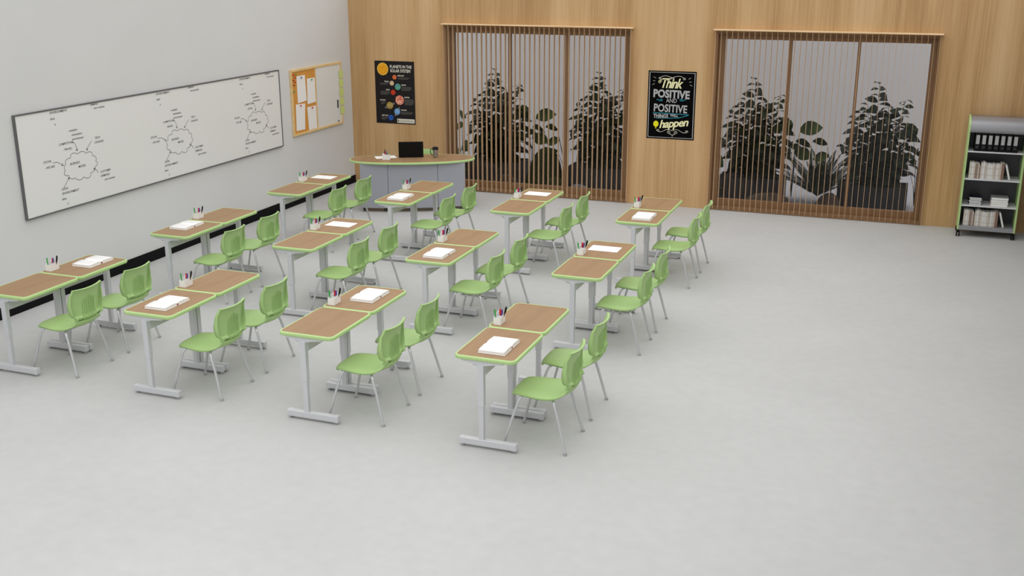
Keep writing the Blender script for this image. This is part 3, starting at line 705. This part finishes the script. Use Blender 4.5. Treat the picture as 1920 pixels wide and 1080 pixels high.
# laptop, screen back turned to the class
def laptop():
    p = Vector((1.735, -1.385, DZ)); r = empty('laptop', p, TA)
    MB().box(-.185, .185, .0, .245, .0, .016).build('base', 'black', r, bevel=.004)
    T = Matrix.Translation((0, .004, .012)) @ Matrix.Rotation(math.radians(8), 4, 'X')
    MB().box(-.187, .187, -.008, .0, .0, .238, T).build('lid', 'black', r, bevel=.004)
    k = MB()
    for a in range(12):
        for c in range(4): k.box(-.165+a*.028, -.141+a*.028, .10+c*.026, .122+c*.026, .016, .0175)
    k.build('keyboard', 'poster_k', r)
    tag(r, 'open black laptop with its lid back facing the class on teacher desk', 'laptop')
laptop()
def mug():
    r = empty('travel_mug', (2.085, -1.262, DZ+.0005), TA)
    MB().lathe([(.030, 0), (.033, .003), (.042, .115), (.043, .125)], 24).build('body', 'steel_cup', r)
    MB().lathe([(.044, .122), (.047, .128), (.047, .146), (.040, .152), (.038, .160), (.012, .163)], 24).build('lid', 'poster_k', r)
    MB().tube([(-.040, 0, .128), (-.062, 0, .135), (-.076, 0, .120), (-.074, 0, .08), (-.060, 0, .045), (-.036, 0, .038)], .0055, 8).build('handle', 'poster_k', r)
    tag(r, 'grey insulated travel mug with dark lid and handle on teacher desk', 'mug')
mug()
pen_set(1.455, -1.665, DZ, TA+PI/2, 'teacher desk', ('pencil holder on the teacher desk', 'pens on the teacher desk'))
o = inst(paper0, (1.36, -1.50, DZ+.0005), (0, 0, TA+.25)); tag(o, 'white sheet of paper lying on the teacher desk behind the pencil holder', 'paper')
o = inst(chair0, (1.835, -1.13, 0), (0, 0, 0))
tc0 = Vector((1.79, -1.07, 0)); fdir = Vector((.423, -.906, 0))
o.location = tc0+fdir*.125; o.rotation_euler = (0, 0, math.atan2(fdir.y, fdir.x)+PI)
tag(o, 'green plastic chair behind the teacher desk, only its top edge showing', 'chair')

# ------------------------------------------------------------------ bookcase
BX0, BX1, BYF, BYB = 9.560, 10.290, -.50, -.10
def bookcase():
    r = empty('rolling_bookcase', (BX0, BYB, 0)); w = BX1-BX0; d = BYF-BYB
    prof = [(0, .094), (d, .094), (d, 1.47), (d*.97, 1.53), (d*.88, 1.58), (d*.72, 1.612), (d*.5, 1.622), (0, 1.622)]
    Tx = Matrix(((0, 0, 1, 0), (1, 0, 0, 0), (0, 1, 0, 0), (0, 0, 0, 1)))
    for x in (0, w-.022):
        MB().prism(prof, x, x+.022, Tx).build('side_panel', 'green_edge', r, bevel=.002, bev_angle=50)
    top = [(d*.99, 1.43), (d*.985, 1.47), (d*.955, 1.527), (d*.87, 1.572), (d*.71, 1.602), (d*.5, 1.612), (0, 1.612)]
    tb = top+[(0, 1.60), (d*.5, 1.60), (d*.7, 1.59), (d*.86, 1.56), (d*.94, 1.52), (d*.96, 1.47), (d*.965, 1.43)]
    MB().prism(tb, .022, w-.022, Tx, smooth=True).build('curved_top', 'shelfgrey', r)
    for z in (1.180, .805, .441): MB().box(.022, w-.022, d+.004, -.012, z-.018, z).build('shelf', 'shelfwhite', r, bevel=.002)
    MB().box(.022, w-.022, d+.004, -.002, .094, .150).build('base_shelf', 'shelfgrey', r, bevel=.002)
    MB().box(.022, w-.022, -.012, 0, .150, 1.60).build('back_panel', 'shelfback', r)
    for x in (.02, w-.02):
        for y in (d+.03, -.03):
            g = MB(); T = Matrix.Translation((x, y, 0))
            g.box(-.012, .012, -.02, .02, .05, .088, T); g.lathe([(.007, .08), (.007, .096)], 10, T)
            for q in (-1, 1): g.lathe([(.008, -.008), (.034, -.008), (.037, 0), (.034, .008), (.008, .008)], 18, T @ Matrix.Translation((q*.016, -.012, .037)) @ Matrix.Rotation(PI/2, 4, 'Y'))
            g.build('caster', 'black', r)
    tag(r, 'grey rolling bookcase with green sides and black casters by the wood wall', 'bookcase')
bookcase()
ORD = ['first', 'second', 'third', 'fourth', 'fifth', 'sixth', 'seventh', 'eighth', 'ninth', 'tenth', 'eleventh', 'twelfth', 'thirteenth', 'fourteenth', 'fifteenth', 'sixteenth', 'seventeenth', 'eighteenth', 'nineteenth', 'twentieth']
def binder(x, k, src=[]):
    if not src:
        r = empty('ring_binder', (0, 0, 0)); bw = .070
        MB().box(0, bw, 0, .27, 0, .245).build('cover', 'black', r, bevel=.003)
        MB().box(.013, bw-.013, -.0015, 0, .095, .215).build('spine_label', 'inkgrey', r)
        g = MB(); q = [(.035+.013*math.cos(2*PI*t/16), .055+.013*math.sin(2*PI*t/16)) for t in range(16)]
        ribbon(g, q, .004, frame((0, -.0015, 0), (1, 0, 0), (0, 0, 1)), closed=True); g.build('finger_ring', 'alu', r)
        src.append(r); o = r
    else: o = copy_tree(src[0])
    o.location = (x, -.478, 1.1805); tag(o, 'black ring binder with white label, %s from left on bookcase top shelf' % ORD[k], 'binder', 'ring binders on the top shelf')
for k in range(7): binder(9.655+.0775*k, k)
BM = [mat('book_cream', (216, 208, 196), .8), mat('book_white', (226, 224, 220), .8), mat('book_brown', (150, 128, 114), .8), mat('book_greige', (196, 186, 174), .8), mat('book_red_brown', (140, 102, 88), .8)]
CN = ['cream', 'white', 'brown', 'beige', 'reddish-brown']
def upright_row(z, shelf, seed):
    rnd = random.Random(seed); x = 9.628; k = 0
    pat = [0, 1, 0, 2, 3, 2, 0, 1, 3, 0, 1, 1, 0, 3, 1, 0, 3, 4, 2]
    wid = [.028, .026, .020, .032, .020, .018, .022, .028, .020, .020, .030, .026, .022, .022, .026, .022, .020, .018, .014]
    hts = [.215, .215, .21, .205, .20, .17, .215, .22, .215, .205, .20, .20, .205, .20, .205, .21, .22, .22, .222]
    for c, w, h in zip(pat, wid, hts):
        h += rnd.uniform(-.004, .004); r = empty('book', (x, -.455, z+.0005))
        MB().box(0, w-.0015, 0, .15, 0, h).build('cover', BM[c], r, bevel=.0012)
        MB().box(.003, w-.0045, .0005, .149, h-.0005, h+.0008).build('pages', 'page', r)
        m = MB(); 
        for q in range(2): m.box(.004, w-.0055, -.0006, 0, h*(.25+.45*q), h*(.27+.45*q))
        m.build('spine_mark', 'dimtext', r)
        tag(r, 'upright %s book, %s from left on the %s shelf' % (CN[c], ORD[k], shelf), 'book', 'upright books on the %s shelf' % shelf); x += w; k += 1
    h = .205; r = empty('book', (x+.088, -.455, z+.0095)); r.rotation_euler = (0, math.radians(-16), 0)
    MB().box(-.024, 0, 0, .15, 0, h).build('cover', BM[1], r, bevel=.0012)
    MB().box(-.021, -.003, .0005, .149, h-.0005, h+.0008).build('pages', 'page', r)
    r.location = (x+.088, -.455, z+.0075)
    tag(r, 'white book leaning at the right end of the %s shelf' % shelf, 'book', 'upright books on the %s shelf' % shelf)
upright_row(.805, 'second', 3); upright_row(.150, 'bottom', 5)
M['navy'] = mat('navy_cover', (28, 30, 48), .5); M['greycover'] = mat('grey_cover', (150, 150, 152), .6)
z = .4415
for k in range(5):
    h = .021; dx = (.0, .004, -.004, .006, .0)[k]
    r = empty('book', (9.672+dx, -.46, z)); w = .158
    MB().box(0, w, 0, .21, 0, .003).box(0, w, 0, .21, h-.003, h-.0005).box(0, .003, 0, .21, 0.003, h-.003).build('cover', 'navy', r, bevel=.0008)
    MB().box(.003, w-.003, .003, .207, .003, h-.003).build('pages', 'page', r)
    tag(r, 'flat navy book, %s from the top of the left stack, third shelf' % ORD[4-k], 'book', 'navy books stacked flat'); z += h
z = .4415
for k in range(4):
    h = (.030, .026, .030, .034)[k]; w = .215
    r = empty('book', (9.945+(.004 if k % 2 else 0), -.46, z))
    MB().box(0, w, 0, .22, 0, .003).box(0, w, 0, .22, h-.003, h-.0005).box(0, .003, 0, .22, .003, h-.003).build('cover', 'greycover' if k > 2 else BM[3], r, bevel=.0008)
    MB().box(.003, w-.003, .002, .217, .003, h-.003).build('pages', 'page', r)
    tag(r, 'thick pale book, %s from the top of the right stack, third shelf' % ORD[3-k], 'book', 'pale books stacked flat'); z += h

# ------------------------------------------------------------------ garden behind the glass
tag(MB().box(-2.5, 14, .25, 4.4, -.14, -.02).build('garden_ground', 'garden_floor'), kind='structure')
tag(MB().box(-2.5, 14, 4.2, 4.4, -.02, 4.6).build('garden_wall', 'garden_wall'), kind='structure')
def leaf_pts(L, W, droop, T, cup=.2):
    rows = []
    for i in range(6):
        t = i/5; w = W*math.sin(PI*min(1, t*.92+.05))**.8*(1 if t < .5 else 1-(t-.5)*.5)
        if i == 5: w = .001
        x = L*t*(1-.12*droop*t); z = .10*L*t*(1)-droop*L*t*t
        rows.append([T @ Vector((x, -w, z+cup*w)), T @ Vector((x, 0, z)), T @ Vector((x, w, z+cup*w))])
    return rows
def cane_plant(loc, canes, label, seed, name='potted_shrub', leafL=(.17, .28), rz=0, sc=1):
    rnd = random.Random(seed); r = empty(name, loc, rz); fo = MB(); st = MB()
    for (tx_, ty_, h, z0) in canes:
        tx_ *= .92
        base = Vector((tx_*.25, ty_*.25, 0)); top = Vector((tx_, ty_, h)); mid = (base+top)/2+Vector((tx_*.12, ty_*.12, h*.05))
        P = [base*(1-t)**2+mid*2*t*(1-t)+top*t*t for t in [q/12 for q in range(13)]]
        st.tube(P, .009, 6, r_end=.003); z = z0; a = rnd.uniform(0, 6.28); k = 0
        n = int((h-z0)/.036)
        for q in range(n+1):
            t = (z0+(h-z0)*q/n)/h; c = base*(1-t)**2+mid*2*t*(1-t)+top*t*t; a += 2.4+rnd.uniform(-.4, .4)
            f = 1-.42*max(0, (t-.5)/.5); L = rnd.uniform(*leafL)*f
            T = Matrix.Translation(c) @ Matrix.Rotation(a, 4, 'Z') @ Matrix.Rotation(rnd.uniform(-.5, .1), 4, 'Y') @ Matrix.Rotation(rnd.uniform(-.95, .95), 4, 'X') @ Matrix.Translation((.015, 0, 0))
            fo.grid(leaf_pts(L, L*.33, rnd.uniform(.35, .75), T))
    fo.build('foliage', 'leaf', r); st.build('stems', 'bark', r)
    return tag(r, label, 'plant', 'leafy shrubs in the charcoal planters')
CANES = [(-.04, 0, 1.55, .25), (.38, .05, 1.33, .2), (-.42, .0, 1.10, .15), (.14, -.10, 1.25, .1), (-.20, .1, 1.22, .1), (.55, .0, .98, .1), (-.10, -.18, 1.05, .05), (.30, -.15, 1.00, .05), (-.36, -.14, .86, .05), (.05, .18, 1.12, .1), (.46, .16, .82, .05), (-.52, .08, .62, .05), (.66, -.08, .62, .05), (-.30, .2, .7, .05), (.22, .05, .75, .02), (-.05, -.25, .6, .02), (.42, -.22, .6, .02)]
def broad_plant(loc, leaves, label, rz=0):
    r = empty('broad_leaf_plant', loc, rz); fo = MB(); st = MB()
    for q_, (dx, dy, h, L, el, az) in enumerate(leaves):
        tip = Vector((dx, dy, h)); P = [Vector((0, 0, 0)), Vector((dx*.3, dy*.3, h*.55)), tip]; st.tube([P[0], P[1], (P[1]+P[2])/2, P[2]], .006, 6, r_end=.003)
        T = Matrix.Translation(tip) @ Matrix.Rotation(az, 4, 'Z') @ Matrix.Rotation(el, 4, 'Y') @ Matrix.Rotation((.9, -.8, 1.1, -1.0, .7)[q_ % 5], 4, 'X')
        fo.grid(leaf_pts(L, L*.38, .25, T, .12))
    fo.build('foliage', 'leaf2', r); st.build('stems', 'bark', r)
    return tag(r, label, 'plant', 'broad leaf plants between the shrubs')
BL = [(.06, 0, 1.06, .36, -.25, .1), (.02, -.05, .90, .28, .15, -.2), (.0, 0, .74, .30, .3, .1), (-.10, 0, 1.02, .28, -1.1, 2.8), (-.10, .0, .5, .26, .2, 2.6)]
def fern(loc, label):
    rnd = random.Random(11); r = empty('fern', loc); fo = MB()
    for k in range(40):
        a = 2*PI*k/40+rnd.uniform(-.15, .15); L = rnd.uniform(.6, .95); up = rnd.uniform(.6, 1.35)
        P = []
        for i in range(25):
            t = i/24; P.append(Vector((L*t*math.cos(up)*1.15, 0, L*t*math.sin(up)-.22*L*t*t)))
        R = Matrix.Rotation(a, 4, 'Z'); P = [R @ p for p in P]
        fo.tube(P, .004, 4, r_end=.0015)
        for i in range(3, 25):
            for h in range(2):
                t = (i+h*.5)/24; q = P[i] if not h or i > 23 else (P[i]+P[i+1])/2; d = (P[i]-P[i-1]).normalized(); side = d.cross(Vector((0, 0, 1))).normalized(); w = .10*math.sin(PI*min(.97, t*.85+.12))
                for s in (-1, 1):
                    e = q+side*s*w+d*w*.5-Vector((0, 0, .012)); m = (q+e)/2; fo.add([q, m+d*.009, e, m-d*.009], [(0, 1, 2, 3)])
    fo.build('fronds', 'fern', r)
    return tag(r, label, 'fern')
def planter(x0, x1, y0, y1, h, label):
    r = empty('planter', ((x0+x1)/2, (y0+y1)/2, -.02)); a, c = (x1-x0)/2, (y1-y0)/2; t = .025
    b = MB().box(-a, a, -c, -c+t, 0, h).box(-a, a, c-t, c, 0, h).box(-a, -a+t, -c+t, c-t, 0, h).box(a-t, a, -c+t, c-t, 0, h).box(-a+t, a-t, -c+t, c-t, 0, .02)
    b.build('trough', 'planter', r, bevel=.002); MB().box(-a+t, a-t, -c+t, c-t, h-.05, h-.03).build('soil', 'soil', r)
    return tag(r, label, 'planter', 'charcoal planters behind the windows')
def rock(loc, s, m, label, seed):
    rnd = random.Random(seed); bm = bmesh.new(); bmesh.ops.create_icosphere(bm, subdivisions=3, radius=1)
    for v in bm.verts:
        n = v.co.normalized(); f = 1+.12*math.sin(3*n.x+seed)+.10*math.sin(4*n.y+seed*2)+.08*math.cos(5*n.z+seed)
        v.co = Vector((n.x*s[0]*f, n.y*s[1]*f, max(-.0, n.z*s[2]*f)))
    me = bpy.data.meshes.new('rock'); bm.to_mesh(me); bm.free(); me.materials.append(M[m])
    for p in me.polygons: p.use_smooth = True
    o = bpy.data.objects.new('rock', me); COL.objects.link(o); o.location = loc
    return tag(o, label, 'rock', 'rocks behind the windows')
SIDE = ['left window', 'right window']
for wi, ox in enumerate((0, 4.36)):
    wn_ = SIDE[wi]; Y = 1.15
    for sx_, xx in (('left', 2.16), ('right', 4.0)):
        planter(xx-.52, xx+.50, .92, 1.42, .35, 'charcoal planter box behind the %s, %s side' % (wn_, sx_)).location.x = xx+ox
        o = cane_plant((xx+ox, Y, .29), CANES, 'tall leafy dark shrub in the %s planter behind the %s' % (sx_, wn_), 21)
        o.name = 'leafy_shrub'
        dx = .52
        broad_plant((xx+ox+dx+.10, 1.22, .02), BL, 'broad-leaved plant right of the %s shrub, behind the %s' % (sx_, wn_))
        if sx_ == 'left': broad_plant((xx+ox-.62, 1.1, .02), [(-.02, 0, 1.0, .24, -.5, 1.8), (.0, .05, .86, .24, .1, 2.9), (.04, -.05, .6, .28, .4, -1.0), (-.04, 0, .42, .28, .3, 2.5), (.03, -.08, .25, .26, .4, -.6), (-.02, -.1, .14, .24, .4, -2.0)], 'small broad-leaved plant at the far left of the %s' % wn_)
        if sx_ == 'right': broad_plant((xx+ox-.60, 1.05, .12), [(-.12, 0, .80, .24, -.2, PI-.3), (-.08, 0, .62, .26, .2, PI), (-.1, -.05, .45, .24, .3, PI+.4)], 'small broad-leaved plant left of the right shrub, behind the %s' % wn_)
for k, (loc, s, m, l) in enumerate([((3.06, 1.06, -.02), (.36, .28, .50), 'moss', 'mossy round boulder at the middle of the left window'),
      ((2.60, .50, -.02), (.18, .13, .22), 'rock', 'brown rock at the foot of the mossy boulder'),
      ((3.42, .60, -.02), (.20, .16, .20), 'moss', 'small mossy rock right of the boulder, left window'),
      ((3.86, .50, -.02), (.14, .12, .16), 'rockgrey', 'pale grey rock low in the left window, right pane'),
      ((6.86, .64, -.02), (.30, .18, .26), 'rock', 'brown rock under the left shrub of the right window'),
      ((7.33, .48, -.02), (.10, .09, .17), 'rockgrey', 'pale grey rock low in the centre of the right window'),
      ((7.74, .62, -.02), (.22, .18, .22), 'rock', 'brown rock under the fern in the right window')]):
    rock(loc, s, m, l, k+1)
fern((7.56, .95, .12), 'pale feathery fern between the two shrubs of the right window')
